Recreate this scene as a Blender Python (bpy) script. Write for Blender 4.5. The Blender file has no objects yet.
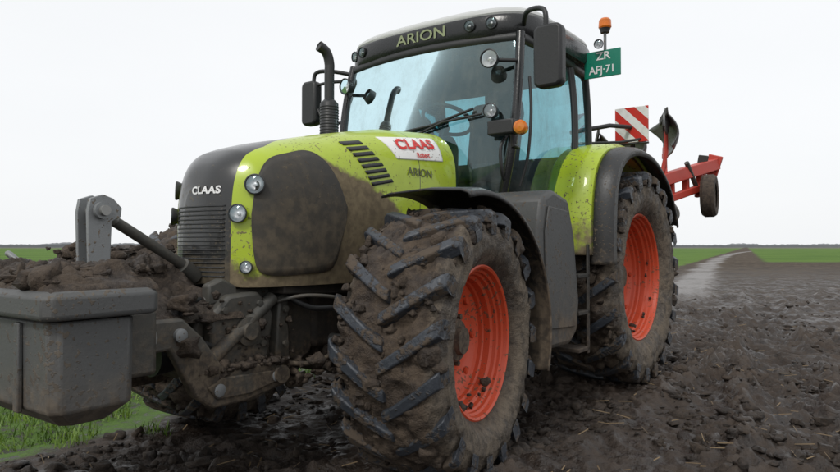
import bpy, bmesh, math, random
import numpy as np
from mathutils import Vector, Matrix, noise as mnoise
random.seed(7); rng=np.random.default_rng(7)
R_=math.radians
scene=bpy.context.scene
COL=scene.collection
# ------------------------------------------------------------------ node helpers
class NT:
    def __init__(s,name):
        s.m=bpy.data.materials.new(name); s.m.use_nodes=True
        s.t=s.m.node_tree; s.t.nodes.clear()
        s.out=s.t.nodes.new('ShaderNodeOutputMaterial')
        s.tc=s.t.nodes.new('ShaderNodeTexCoord')
        s.obj=s.tc.outputs['Object']
        sep=s.t.nodes.new('ShaderNodeSeparateXYZ'); s.t.links.new(s.obj,sep.inputs[0])
        s.x,s.y,s.z=sep.outputs
    def put(s,inp,v):
        if v is None: return
        if isinstance(v,bpy.types.NodeSocket): s.t.links.new(v,inp)
        elif isinstance(v,(tuple,list)) and len(v)==3 and inp.type=='RGBA': inp.default_value=(*v,1)
        else: inp.default_value=v
    def math(s,op,a,b=None,c=None,clamp=False):
        n=s.t.nodes.new('ShaderNodeMath'); n.operation=op; n.use_clamp=clamp
        s.put(n.inputs[0],a); s.put(n.inputs[1],b); s.put(n.inputs[2],c)
        return n.outputs[0]
    def add(s,a,b,clamp=False): return s.math('ADD',a,b,clamp=clamp)
    def sub(s,a,b,clamp=False): return s.math('SUBTRACT',a,b,clamp=clamp)
    def mul(s,a,b,clamp=False): return s.math('MULTIPLY',a,b,clamp=clamp)
    def noise(s,scale,detail=5,rough=.55,vec=None,dist=0):
        n=s.t.nodes.new('ShaderNodeTexNoise'); s.put(n.inputs['Vector'],vec or s.obj)
        n.inputs['Scale'].default_value=scale; n.inputs['Detail'].default_value=min(detail,5)
        n.inputs['Roughness'].default_value=rough; n.inputs['Distortion'].default_value=dist
        return n.outputs[0]
    def mapv(s,scale=(1,1,1),rot=(0,0,0)):
        n=s.t.nodes.new('ShaderNodeMapping'); s.t.links.new(s.obj,n.inputs[0])
        n.inputs['Scale'].default_value=scale; n.inputs['Rotation'].default_value=rot
        return n.outputs[0]
    def mix(s,f,a,b):
        n=s.t.nodes.new('ShaderNodeMix'); n.data_type='RGBA'
        s.put(n.inputs[0],f); s.put(n.inputs[6],a); s.put(n.inputs[7],b)
        return n.outputs[2]
    def lerp(s,f,a,b): # float
        n=s.t.nodes.new('ShaderNodeMix'); n.data_type='FLOAT'
        s.put(n.inputs[0],f); s.put(n.inputs[2],a); s.put(n.inputs[3],b)
        return n.outputs[0]
    def step(s,v,lo,hi): # smooth 0..1
        n=s.t.nodes.new('ShaderNodeMapRange'); n.interpolation_type='SMOOTHSTEP'
        s.put(n.inputs[0],v); n.inputs[1].default_value=lo; n.inputs[2].default_value=hi
        return n.outputs[0]
    def bump(s,h,strength=.3,dist=.01):
        n=s.t.nodes.new('ShaderNodeBump'); s.put(n.inputs['Height'],h)
        n.inputs['Strength'].default_value=strength; n.inputs['Distance'].default_value=dist
        return n.outputs[0]
    def bsdf(s,col,rough=.5,metal=0,normal=None,coat=0,spec=.5,**k):
        n=s.t.nodes.new('ShaderNodeBsdfPrincipled')
        s.put(n.inputs['Base Color'],col); s.put(n.inputs['Roughness'],rough)
        s.put(n.inputs['Metallic'],metal); s.put(n.inputs['Coat Weight'],coat)
        s.put(n.inputs['Specular IOR Level'],spec)
        if normal is not None: s.t.links.new(normal,n.inputs['Normal'])
        for kk,v in k.items(): s.put(n.inputs[kk],v)
        s.t.links.new(n.outputs[0],s.out.inputs[0]); return n
MUD_D=(.042,.031,.024); MUD_M=(.085,.064,.046); MUD_L=(.17,.135,.095)
def dirty(name,col,rough=.4,mud=.0,zlo=None,zhi=None,metal=0,scale=3.0,mudcol=MUD_L,mudcol2=MUD_M,coat=0,sharp=.14,fade=.18,spat=0):
    s=NT(name)
    n1=s.noise(scale,5,.65); n2=s.noise(scale*7,5,.6); n3=s.noise(scale*25,3,.6)
    f=s.add(n1,s.mul(s.sub(n2,.5),.35))
    f=s.add(f,mud-.5)
    if zlo is not None:
        g=s.step(s.z,zhi,zlo); f=s.add(f,s.mul(g,.55))
    m=s.step(f,.5-sharp,.5+sharp)
    if spat:
        sp=s.step(s.add(s.noise(48,2,.5),s.mul(s.sub(n1,.5),.5)),.68-.06*spat,.72-.06*spat); m=s.math('MAXIMUM',m,s.mul(sp,.9))
    dust=s.mul(s.step(f,.05,.7),fade)
    mask=s.math('MAXIMUM',m,dust)
    mc=s.mix(s.step(n2,.35,.65),mudcol2,mudcol)
    c=s.mix(mask,col,mc)
    r=s.lerp(m,s.lerp(n3,rough-.05,rough+.12),.9)
    h=s.add(s.mul(m,.6),s.mul(n3,.35))
    s.bsdf(c,r,s.mul(s.sub(1,m,True),metal) if metal else 0,s.bump(h,.45,.006),coat=s.mul(s.sub(1,m,True),coat) if coat else 0)
    return s.m
# ------------------------------------------------------------------ materials
LIME=(.38,.50,.014); TAN=(.19,.15,.088)
M={}
def hoodmat():
    s=NT('hood_paint')
    n1=s.noise(3.2,5,.65); n2=s.noise(22,5,.6); n3=s.noise(90,3,.6)
    wline=s.sub(1.60,s.mul(s.y,.37))
    f=s.mul(s.sub(wline,s.z),7,True)
    f=s.mul(f,s.mul(s.add(s.y,.52),5,True))
    f=s.mul(f,s.add(.72,s.mul(s.step(s.y,.28,.12),.28)))
    low=s.mul(s.mul(s.sub(1.27,s.z),3.2,True),.9)
    f=s.math('MAXIMUM',f,low)
    fm=s.add(f,s.mul(s.sub(n1,.5),.9)); fm=s.add(fm,s.mul(s.sub(n2,.5),.5))
    m=s.step(fm,.36,.64)
    spk=s.step(s.add(s.noise(55,2,.5),s.add(s.mul(s.sub(n1,.5),.5),s.mul(s.step(s.z,1.9,1.2),.07))),.69,.72)
    m=s.math('MAXIMUM',m,s.mul(spk,.85))
    dust=s.mul(s.step(n1,.35,.7),.13)
    m=s.math('MAXIMUM',m,dust)
    ab=s.math('ABSOLUTE',s.x)
    tap=s.mul(s.mul(s.add(s.y,.62),2.2,True),.18)
    e=s.sub(s.sub(.218,tap),ab)
    blk=s.mul(s.step(e,-.001,.001),s.step(s.y,-.12,-.125))
    base=s.mix(blk,LIME,(.012,.013,.014))
    gap=s.step(s.math('ABSOLUTE',e),.005,.003); gap=s.mul(gap,s.step(s.y,-.12,-.125))
    g2=s.step(s.math('ABSOLUTE',s.sub(s.y,.44)),.004,.0025)
    base=s.mix(s.math('MAXIMUM',gap,g2),base,(.01,.01,.01))
    mc=s.mix(s.step(n2,.3,.7),(.11,.085,.052),TAN)
    mb=s.mul(m,s.lerp(blk,1,.4))
    c=s.mix(mb,base,mc)
    r=s.lerp(mb,s.lerp(n1,.22,.42),.9)
    s.bsdf(c,r,0,s.bump(s.add(s.mul(mb,.5),s.mul(s.mul(n3,mb),.5)),.5,.006),coat=s.mul(s.sub(1,mb,True),.4))
    return s.m
M['hood']=hoodmat()
M['lime']=dirty('lime_paint',LIME,.3,.04,1.2,1.7,scale=3,coat=.4,mudcol=TAN,fade=.16,spat=.9)
M['panel']=dirty('side_screen',(.03,.028,.024),.6,.22,.95,1.75,scale=2.4,mudcol=(.10,.08,.054),mudcol2=(.05,.042,.031),sharp=.35,fade=.6,spat=.6)
M['black']=dirty('black_plastic',(.018,.019,.02),.45,.0,scale=2.5,fade=.25)
M['blackc']=dirty('black_gloss',(.012,.013,.014),.22,-.2,scale=2.5,fade=.08)
M['fender']=dirty('mudguard_plastic',(.02,.021,.022),.4,.06,.7,1.5,scale=3,fade=.4,mudcol=(.13,.10,.07),mudcol2=(.06,.047,.035),spat=1)
M['grayp']=dirty('gray_plastic',(.055,.057,.057),.5,.10,.5,1.2,scale=2.6,fade=.45,mudcol=(.12,.095,.07),mudcol2=(.065,.05,.038),spat=1)
M['cast']=dirty('cast_metal',(.06,.06,.054),.5,.22,.3,1.1,scale=5,fade=.6,mudcol=(.115,.09,.063),mudcol2=(.045,.035,.027))
M['weight']=dirty('ballast_paint',(.075,.077,.077),.55,.09,.45,.9,scale=3,fade=.6,mudcol=(.115,.095,.073),mudcol2=(.065,.052,.04),spat=1.3)
M['steel']=dirty('bare_steel',(.28,.28,.27),.4,.1,scale=8,metal=.6,fade=.4)
M['galv']=dirty('galvanised',(.21,.22,.225),.45,.1,scale=7,metal=.3,fade=.4,spat=1)
M['rim']=dirty('rim_red',(.54,.066,.022),.42,.08,scale=5,mudcol=(.20,.11,.065),mudcol2=(.10,.055,.033),fade=.4,spat=.9)
M['red']=dirty('plough_red',(.44,.045,.028),.45,.06,scale=3,fade=.3)
M['roofcap']=dirty('roof_cap',(.5,.51,.5),.4,-.1,scale=2,fade=.2)
M['white']=dirty('white_decal',(.78,.78,.76),.4,-.05,scale=5,fade=.15,spat=.3)
M['redt']=dirty('red_letter',(.6,.02,.015),.4,-.2,fade=.05)
M['silt']=dirty('silver_letter',(.27,.31,.17),.4,-.2,fade=.05)
M['dkt']=dirty('dark_letter',(.09,.1,.05),.5,-.2,fade=.05)
M['whitel']=dirty('white_letter',(.75,.75,.75),.4,-.2,fade=.05)
M['plate']=dirty('plate_green',(.0,.19,.12),.35,-.1,fade=.08)
M['seat']=dirty('seat_cloth',(.03,.03,.032),.9,-.1,fade=.1)
M['inner']=dirty('cab_trim',(.06,.063,.065),.7,-.1,fade=.1)
M['axle']=dirty('drivetrain',(.025,.025,.023),.7,.25,.2,1.2,scale=4,mudcol=(.075,.057,.042),mudcol2=(.036,.027,.021),fade=.6)
def simple(name,col,rough=.3,metal=0,**k):
    s=NT(name); s.bsdf(col,rough,metal,**k); return s.m
M['orange']=simple('amber_lens',(.8,.20,.01),.15,**{'Transmission Weight':.3})
M['chrome']=simple('reflector',(.85,.86,.87),.35,.35)
M['mirror']=simple('mirror_glass',(.8,.82,.84),.03,1)
def glass(name,tint,fr=.10,dirt=.10,dc=(.25,.27,.25)):
    s=NT(name); t=s.t
    tr=t.nodes.new('ShaderNodeBsdfTransparent'); 
    d=s.noise(2.5,5,.6); tr_c=s.mix(s.step(d,.5,.8),tint,tuple(c*.75 for c in tint)); t.links.new(tr_c,tr.inputs[0])
    gl=t.nodes.new('ShaderNodeBsdfGlossy'); gl.inputs['Roughness'].default_value=.03
    gl.inputs[0].default_value=(.66,.88,.93,1)
    df=t.nodes.new('ShaderNodeBsdfDiffuse'); df.inputs[0].default_value=(*dc,1)
    fz=t.nodes.new('ShaderNodeFresnel'); fz.inputs[0].default_value=1.5
    f=s.add(fz.outputs[0],fr-.04,True)
    mx=t.nodes.new('ShaderNodeMixShader'); t.links.new(f,mx.inputs[0]); t.links.new(tr.outputs[0],mx.inputs[1]); t.links.new(gl.outputs[0],mx.inputs[2])
    m2=t.nodes.new('ShaderNodeMixShader')
    streak=s.noise(9,5,.7,vec=s.mapv((1,1,.22)))
    t.links.new(s.mul(s.add(s.step(s.noise(7,5,.7),.4,.75),s.step(streak,.45,.7)),dirt),m2.inputs[0])
    t.links.new(mx.outputs[0],m2.inputs[1]); t.links.new(df.outputs[0],m2.inputs[2]); t.links.new(m2.outputs[0],s.out.inputs[0])
    return s.m
M['glass']=glass('tinted_glass',(.40,.645,.69),.11,.16)
M['lens']=glass('lamp_glass',(.94,.95,.96),.06,.04)
def tyremat():
    s=NT('tyre_mud')
    n1=s.noise(6,5,.65); n2=s.noise(28,5,.65); n3=s.noise(110,3,.6)
    c=s.mix(s.step(s.add(s.mul(n1,.6),s.mul(n2,.4)),.40,.62),(.032,.023,.0175),(.090,.067,.048))
    ax=s.math('ABSOLUTE',s.x)
    side=s.step(ax,.19,.25)
    cs=s.mix(s.step(s.add(s.mul(n1,.55),s.mul(n2,.45)),.38,.6),(.05,.041,.033),(.15,.122,.092))
    c=s.mix(side,c,cs)
    rr=s.lerp(s.step(n1,.35,.6),.45,.95)
    s.bsdf(c,rr,0,s.bump(s.add(s.mul(n2,.6),s.mul(n3,.4)),.9,.02),spec=.4)
    return s.m
M['tyre']=tyremat()
def lugmat():
    s=NT('tyre_rubber'); n1=s.noise(7,5,.65); n2=s.noise(40,5,.6)
    f=s.step(s.add(n1,s.mul(s.sub(n2,.5),.5)),.46,.58)
    c=s.mix(f,(.034,.040,.050),(.072,.054,.039))
    s.bsdf(c,s.lerp(f,.42,.9),0,s.bump(s.add(s.mul(f,.6),s.mul(n2,.5)),.8,.012)); return s.m
M['lug']=lugmat()
def clodmat(name,a,b,sp=.4,r0=.42):
    s=NT(name); n1=s.noise(5,5,.6); n2=s.noise(45,5,.65)
    c=s.mix(s.step(s.add(s.mul(n1,.6),s.mul(n2,.4)),.4,.62),a,b)
    s.bsdf(c,s.lerp(s.step(n1,.35,.6),r0,.9),0,s.bump(n2,.9,.02),spec=sp); return s.m
M['clod']=clodmat('mud_clod',(.030,.022,.017),(.080,.060,.044),.4)
M['soilclod']=clodmat('soil_clod',(.019,.014,.011),(.060,.045,.034),.42,.38)
def boardmat():
    s=NT('hazard_board'); 
    d=s.math('FRACT',s.mul(s.add(s.x,s.z),5.2))
    f=s.step(d,.49,.51)
    c=s.mix(f,(.75,.75,.73),(.55,.03,.02)); c=s.mix(s.mul(s.step(s.noise(9,5,.6),.45,.75),.35),c,MUD_L)
    s.bsdf(c,.35); return s.m
M['board']=boardmat()
# ------------------------------------------------------------------ mesh helpers
def empty(name,parent=None,loc=(0,0,0),rot=(0,0,0)):
    o=bpy.data.objects.new(name,None); COL.objects.link(o); o.location=loc; o.rotation_euler=rot; o.parent=parent
    o.empty_display_size=.2; return o
def mesh(name,verts,faces,mat,parent=None,smooth=True,ang=35,loc=(0,0,0),rot=(0,0,0)):
    me=bpy.data.meshes.new(name); me.from_pydata([tuple(v) for v in verts],[],faces)
    bm=bmesh.new(); bm.from_mesh(me); bmesh.ops.recalc_face_normals(bm,faces=bm.faces); bm.to_mesh(me); bm.free()
    if smooth:
        me.polygons.foreach_set('use_smooth',[True]*len(me.polygons)); me.set_sharp_from_angle(angle=R_(ang))
    me.materials.append(mat)
    o=bpy.data.objects.new(name,me); COL.objects.link(o); o.parent=parent; o.location=loc; o.rotation_euler=rot
    return o
def bev(o,w=.01,seg=2):
    m=o.modifiers.new('b','BEVEL'); m.width=w; m.segments=seg; m.limit_method='ANGLE'; m.angle_limit=R_(30); return o
def box(name,lo,hi,mat,parent,b=.012,taper=None):
    x0,y0,z0=lo; x1,y1,z1=hi
    v=[(x0,y0,z0),(x1,y0,z0),(x1,y1,z0),(x0,y1,z0),(x0,y0,z1),(x1,y0,z1),(x1,y1,z1),(x0,y1,z1)]
    if taper: 
        cx,cy=(x0+x1)/2,(y0+y1)/2
        v=[(a,b_,c) if i>3 else (cx+(a-cx)*taper,cy+(b_-cy)*taper,c) for i,(a,b_,c) in enumerate(v)]
    f=[(0,3,2,1),(4,5,6,7),(0,1,5,4),(1,2,6,5),(2,3,7,6),(3,0,4,7)]
    o=mesh(name,v,f,mat,parent); 
    if b: bev(o,b)
    return o
def prism(name,poly,lo,hi,mat,parent,axis='x',b=.01):
    n=len(poly); V=[]
    for e in (lo,hi):
        for a,c in poly:
            V.append((e,a,c) if axis=='x' else (a,c,e) if axis=='z' else (a,e,c))
    F=[tuple(range(n))[::-1],tuple(range(n,2*n))]+[(i,(i+1)%n,n+(i+1)%n,n+i) for i in range(n)]
    o=mesh(name,V,F,mat,parent)
    if b: bev(o,b)
    return o
def ringbasis(d):
    d=d.normalized(); a=Vector((0,0,1)) if abs(d.z)<.9 else Vector((1,0,0))
    x=d.cross(a).normalized(); return x,d.cross(x).normalized()
def catm(pts,k=6):
    P=[Vector(p) for p in pts]; 
    if len(P)<3: return P
    out=[]
    for i in range(len(P)-1):
        p0=P[max(i-1,0)];p1=P[i];p2=P[i+1];p3=P[min(i+2,len(P)-1)]
        for j in range(k):
            t=j/k; out.append(.5*((2*p1)+(p2-p0)*t+(2*p0-5*p1+4*p2-p3)*t*t+(3*p1-p0-3*p2+p3)*t**3))
    out.append(P[-1]); return out
def tube(name,pts,r,mat,parent,seg=12,smoothpath=False,k=6):
    P=catm(pts,k) if smoothpath else [Vector(p) for p in pts]
    n=len(P); rs=r if isinstance(r,(list,tuple)) else [r]*n
    if smoothpath and isinstance(r,(list,tuple)): rs=list(np.interp(np.linspace(0,len(r)-1,n),range(len(r)),r))
    V=[];F=[]; xb=None
    for i,p in enumerate(P):
        d=(P[min(i+1,n-1)]-P[max(i-1,0)])
        if xb is None: xb,yb=ringbasis(d)
        else:
            d.normalize(); xb=(xb-d*xb.dot(d)).normalized(); yb=d.cross(xb)
        for j in range(seg):
            a=2*math.pi*j/seg; V.append(p+xb*math.cos(a)*rs[i]+yb*math.sin(a)*rs[i])
    for i in range(n-1):
        for j in range(seg):
            F.append((i*seg+j,i*seg+(j+1)%seg,(i+1)*seg+(j+1)%seg,(i+1)*seg+j))
    F.append(tuple(range(seg))); F.append(tuple(range((n-1)*seg,n*seg)))
    return mesh(name,V,F,mat,parent,ang=50)
def rev(name,prof,origin,axis,mat,parent,seg=48):
    o=Vector(origin); ax=Vector(axis).normalized(); x,y=ringbasis(ax); V=[];F=[]
    n=len(prof)
    for d,r in prof:
        for j in range(seg):
            a=2*math.pi*j/seg; V.append(o+ax*d+(x*math.cos(a)+y*math.sin(a))*max(r,1e-4))
    for i in range(n-1):
        for j in range(seg): F.append((i*seg+j,i*seg+(j+1)%seg,(i+1)*seg+(j+1)%seg,(i+1)*seg+j))
    return mesh(name,V,F,mat,parent,ang=30)
def grid(name,fn,nu,nv,mat,parent,solid=0,offs=0):
    V=[fn(i/nu,j/nv) for i in range(nu+1) for j in range(nv+1)]
    F=[(i*(nv+1)+j,i*(nv+1)+j+1,(i+1)*(nv+1)+j+1,(i+1)*(nv+1)+j) for i in range(nu) for j in range(nv)]
    o=mesh(name,V,F,mat,parent,ang=40)
    if solid:
        m=o.modifiers.new('s','SOLIDIFY'); m.thickness=solid; m.offset=offs
    return o
def text(name,s,size,mapf,mat,parent,bold=.0,sx=1.0,shear=0,sp=1.0,sub=True):
    cu=bpy.data.curves.new('tmp','FONT'); cu.body=s; cu.size=size; cu.align_x='CENTER'; cu.align_y='CENTER'; cu.offset=bold; cu.resolution_u=4; cu.shear=shear; cu.space_character=sp
    to=bpy.data.objects.new('tmp',cu); COL.objects.link(to)
    dg=bpy.context.evaluated_depsgraph_get(); me=bpy.data.meshes.new_from_object(to.evaluated_get(dg))
    bm=bmesh.new(); bm.from_mesh(me); bmesh.ops.triangulate(bm,faces=bm.faces)
    if sub:
        for _ in range(4):
            es=[e for e in bm.edges if e.calc_length()>.012]
            if not es: break
            bmesh.ops.subdivide_edges(bm,edges=es,cuts=1); bmesh.ops.triangulate(bm,faces=bm.faces)
    V=[mapf(v.co.x*sx,v.co.y) for v in bm.verts]; bm.verts.index_update(); F=[tuple(v.index for v in f.verts) for f in bm.faces]
    bm.free()
    bpy.data.objects.remove(to); bpy.data.curves.remove(cu); bpy.data.meshes.remove(me)
    return mesh(name,V,F,mat,parent,smooth=False)
bmi=bmesh.new(); bmesh.ops.create_icosphere(bmi,subdivisions=2,radius=1)
ICO_V=np.array([v.co[:] for v in bmi.verts]); ICO_F=np.array([[v.index for v in f.verts] for f in bmi.faces]); bmi.free()
def clods(name,C,S,mat,parent=None,flat=.6,rough=.35,loc=(0,0,0)):
    C=np.asarray(C,float); S=np.asarray(S,float); n=len(C); k=len(ICO_V)
    V=np.zeros((n,k,3))
    for i in range(n):
        A=rng.normal(size=(3,3)); Q,_=np.linalg.qr(A)
        ph=rng.uniform(0,6.28,6); fr=rng.uniform(1.5,4,6); v=ICO_V@Q
        d=1+rough*(np.sin(v[:,0]*fr[0]+ph[0])*np.sin(v[:,1]*fr[1]+ph[1])+.6*np.sin(v[:,2]*fr[2]*1.6+ph[2]))+rng.normal(0,.10,k)
        v=v*d[:,None]*rng.uniform(.5,1.4,3); v[:,2]*=flat
        V[i]=v*S[i]+C[i]
    F=(ICO_F[None]+np.arange(n)[:,None,None]*k).reshape(-1,3)
    me=bpy.data.meshes.new(name); V=V.reshape(-1,3)
    me.vertices.add(len(V)); me.vertices.foreach_set('co',V.ravel())
    me.loops.add(F.size); me.loops.foreach_set('vertex_index',F.ravel().astype(np.int32))
    me.polygons.add(len(F)); me.polygons.foreach_set('loop_start',np.arange(0,F.size,3,dtype=np.int32)); me.polygons.foreach_set('loop_total',np.full(len(F),3,dtype=np.int32))
    me.update(calc_edges=True); me.polygons.foreach_set('use_smooth',[True]*len(F)); me.materials.append(mat)
    o=bpy.data.objects.new(name,me); COL.objects.link(o); o.parent=parent; o.location=loc; return o
# ------------------------------------------------------------------ tractor frame
TH=36.0
TR_LOC=Vector((-.63,4.03,0))
tractor=empty('tractor',None,TR_LOC,(0,0,R_(-TH)))
# local axes: x = towards tractor's left side, y = rearwards from front axle, z = up
gu=np.linspace(-.87,.84,700)
def sm(us,vs,k):
    v=np.interp(gu,us,vs); w=int(k/(gu[1]-gu[0]))|1; ker=np.hanning(w+2)[1:-1]; ker/=ker.sum()
    vp=np.concatenate([np.full(w//2,v[0])*1.0,v,np.full(w//2,v[-1])]); return np.convolve(vp,ker,'valid')
HWa=sm([-.87,-.862,-.845,-.81,-.77,-.73,-.67,-.5,0,.4,.84],[.10,.145,.19,.25,.30,.338,.372,.41,.44,.46,.47],.03)
ZTa=sm([-.87,-.855,-.83,-.79,-.74,-.66,-.525,-.07,.34,.84],[1.46,1.54,1.60,1.645,1.685,1.715,1.755,1.86,1.945,1.99],.05)
ZBa=sm([-.88,-.8,0,.3,.84],[1.0,.98,.98,1.15,1.35],.05)
def H(u,w):
    hw=np.interp(u,gu,HWa); zt=np.interp(u,gu,ZTa); zm=zt-.42; 
    if w>=zt: return 0.
    r=(w-zm)/(zt-zm)
    if r>0: return hw*(1-r**3.2)**(1/3.2)
    return hw*(1-.05*((zm-w)/.45)**2)
def sideP(u,w,off=0): return (H(u,w)+off,u,w)
def frontP(v,w,off=0):
    a,b=-.87,.8
    if H(a,w)>=abs(v): return (v,a-off,w)
    for _ in range(30):
        c=(a+b)/2
        if H(c,w)>=abs(v): b=c
        else: a=c
    return (v,b-off,w)
V=[];F=[]; NS=110; us=-.87+1.71*(np.linspace(0,1,NS)**1.6); NP=25
for u in us:
    zt=np.interp(u,gu,ZTa); zb=np.interp(u,gu,ZBa); zm=zt-.42; hw=np.interp(u,gu,HWa)
    half=[]
    for j in range(8):
        w=zb+(zm-zb)*j/8; half.append((H(u,w),w))
    for j in range(NP):
        a=math.pi/2*j/(NP-1); c=max(math.cos(a),0)**(2/3.2); s_=math.sin(a)**(2/3.2); half.append((hw*c,zm+.42*s_))
    ring=[(x,u,w) for x,w in half]+[(-x,u,w) for x,w in half[-2::-1]]
    V+=ring
L=len(ring)
for i in range(NS-1):
    for j in range(L-1): F.append((i*L+j,i*L+j+1,(i+1)*L+j+1,(i+1)*L+j))
F.append(tuple(range(L))); F.append(tuple(range((NS-1)*L,NS*L)))
mesh('bonnet',V,F,M['hood'],tractor,ang=60)
def lerp2(poly,s):
    ts=np.linspace(0,1,len(poly)); return np.interp(s,ts,[p[0] for p in poly]),np.interp(s,ts,[p[1] for p in poly])
def sidepatch(name,bot,top,mat,off=.006,nu=28,nv=14,sg=1,th=None,smo=False):
    if smo:
        bot=[(p.x,p.y) for p in catm([(a,b,0) for a,b in bot],5)]; top=[(p.x,p.y) for p in catm([(a,b,0) for a,b in top],5)]
    def fn(s,t):
        a=lerp2(bot,s); b=lerp2(top,s); u=a[0]*(1-t)+b[0]*t; w=a[1]*(1-t)+b[1]*t
        p=sideP(u,w); return (sg*p[0],p[1],p[2])
    return grid(name,fn,nu,nv,mat,tractor,solid=th or off*2,offs=0)
for sg in (1,-1):
    sidepatch('side_screen',[(-.765,1.28),(-.757,1.15),(-.735,1.06),(-.66,1.035),(-.50,1.04),(-.36,1.05),(-.29,1.09),(-.245,1.22),(-.212,1.33)],
              [(-.765,1.34),(-.752,1.44),(-.725,1.545),(-.66,1.625),(-.55,1.665),(-.44,1.69),(-.36,1.66),(-.28,1.55),(-.208,1.40)],M['panel'],.009,40,16,sg=sg,smo=True)
    for k in range(8):
        t0=k/8; t1=t0+.075
        def q(t): return (-.165+.175*t,1.775-.255*t),(-.015+.205*t,1.80-.245*t)
        a0,a1=q(t0); b0,b1=q(t1)
        sidepatch('vent_slot',[(b0[0],b0[1]),(b1[0],b1[1])],[(a0[0],a0[1]),(a1[0],a1[1])],M['black'],.006,8,2,sg)
    sidepatch('decal_white',[(.235,1.715),(.70,1.745)],[(.15,1.845),(.70,1.905)],M['white'],.004,40,20,sg)
text('maker_letters','CLAAS',.105,lambda x,y:sideP(.45+x,1.832+y*.85+.12*x,.012),M['redt'],tractor,bold=.004,sx=1.15,sp=1.08)
text('maker_letters_small','Robert',.046,lambda x,y:sideP(.49+x,1.764+y+.1*x,.010),M['redt'],tractor,bold=.001)
text('model_letters','ARION',.07,lambda x,y:sideP(.44+x,1.645+y,.005),M['dkt'],tractor,bold=.001,sx=1.15)
text('nose_letters','CLAAS',.052,lambda x,y:frontP(.07+x,1.465+y,.005),M['whitel'],tractor,bold=.002,sx=1.2,sp=1.06)
for k in range(17):
    w=1.03+k*.022
    grid('grille_slat',lambda s,t,w=w:frontP(-.195+.39*s,w+.007*t,.003 if t<.5 else .001),16,1,M['black'],tractor,solid=.003)
def lamp(name,c,d,r,parent,depth=.04,mat=None):
    c=Vector(c); d=Vector(d).normalized()
    rev(name+'_bowl',[(-depth,0),(-depth,r*.35),(-depth*.5,r*.75),(0,r*.93)],c,d,M['chrome'],parent,28)
    rev(name+'_bezel',[(-depth*1.3,r*.85),(-.002,r*1.08),(.006,r*1.08),(.008,r*.98),(0,r*.93)],c,d,M['black'],parent,28)
    rev(name+'_lens',[(.0,r*.95),(.006,r*.7),(.010,0)],c,d,M['lens'],parent,28)
    rev(name+'_bulb',[(-depth*.95,r*.22),(-depth*.3,r*.2),(-depth*.2,0)],c,d,M['chrome'],parent,12)
for sg in (1,-1):
    for (v,w,r,dv) in ((.312,1.49,.048,.72),(.257,1.345,.044,.62),(.290,1.08,.030,.62)):
        p=frontP(v,w,.022); lamp('headlamp',(sg*(p[0]+.014),p[1],p[2]),(sg*dv,-1,0.05),r,tractor,.022)
# ---- chassis, casting, axle
prism('front_casting',[(-1.02,.60),(-1.05,.80),(-.98,.95),(-.80,.975),(-.40,.975),(-.2,.78),(-.3,.58),(-.6,.50),(-.9,.50)],-.24,.24,M['cast'],tractor,b=.02)
for sg in (1,-1):
    prism('casting_cheek',[(-1.0,.66),(-1.0,.86),(-.9,.95),(-.72,.96),(-.62,.84),(-.66,.6),(-.85,.56)],sg*.238,sg*.31,M['cast'],tractor,b=.018)
    prism('casting_rib',[(-.60,.60),(-.58,.92),(-.52,.95),(-.50,.60)],sg*.235,sg*.30,M['cast'],tractor,b=.012)
    prism('casting_lug',[(-.98,.90),(-.98,1.0),(-.90,1.03),(-.82,.99),(-.80,.93)],sg*.20,sg*.26,M['cast'],tractor,b=.012)
    rev('casting_boss',[(0,0.0),(0,.07),(.03,.07),(.035,.045),(.05,.04),(.05,0)],(sg*.305,-.80,.77),(sg,0,0),M['cast'],tractor,24)
    for bx,bz in ((-.93,.72),(-.93,.88),(-.70,.70),(-.72,.90),(-.55,.68),(-.55,.86)):
        rev('bolt',[(0,.0),(0,.018),(.016,.018),(.018,0)],(sg*.309,bx,bz),(sg,0,0),M['cast'],tractor,6)
    prism('lift_arm',[(-.60,.49),(-.60,.60),(-.80,.615),(-.98,.62),(-1.10,.78),(-1.20,.87),(-1.36,.87),(-1.42,.80),(-1.40,.73),(-1.26,.74),(-1.14,.52),(-1.04,.45),(-.85,.45)],sg*.33,sg*.385,M['cast'],tractor,b=.012)
    prism('arm_gusset',[(-.66,.52),(-.66,.57),(-1.0,.585),(-1.08,.55),(-1.03,.49),(-.85,.485)],sg*.384,sg*.40,M['cast'],tractor,b=.006)
    for bx,bz in ((-.68,.545),(-1.02,.53),(-1.22,.80)):
        rev('arm_pin',[(0,.0),(0,.030),(.02,.030),(.024,.02),(.024,0)],(sg*.384,bx,bz),(sg,0,0),M['galv'],tractor,18)
    rev('arm_hook',[(-.05,0),(-.05,.06),(-.03,.075),(.03,.075),(.05,.06),(.05,0)],(sg*.36,-1.40,.80),(1,0,0),M['steel'],tractor,24)
    tube('lift_cylinder',[(sg*.29,-.62,.92),(sg*.33,-1.02,.66)],.035,M['cast'],tractor)
    tube('lift_rod',[(sg*.33,-1.0,.68),(sg*.345,-1.18,.60)],.018,M['steel'],tractor)
tube('pto_guard',[(0,-1.02,.66),(0,-1.12,.66)],[.09,.10],M['black'],tractor,24)
tube('cross_shaft',[(-.42,-.66,.55),(.42,-.66,.55)],.045,M['cast'],tractor)
box('engine_block',(-.27,-.3,.62),(.27,1.2,1.25),M['axle'],tractor,.03)
box('oil_pan',(-.2,-.25,.45),(.2,.7,.63),M['axle'],tractor,.04,taper=.8)
box('gearbox',(-.3,1.15,.55),(.3,2.9,1.2),M['axle'],tractor,.05)
tube('front_axle',[(-.80,0,.66),(-.45,0,.63),(-.2,0,.60),(.2,0,.60),(.45,0,.63),(.80,0,.66)],[.12,.085,.14,.14,.085,.12],M['axle'],tractor,20)
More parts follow.
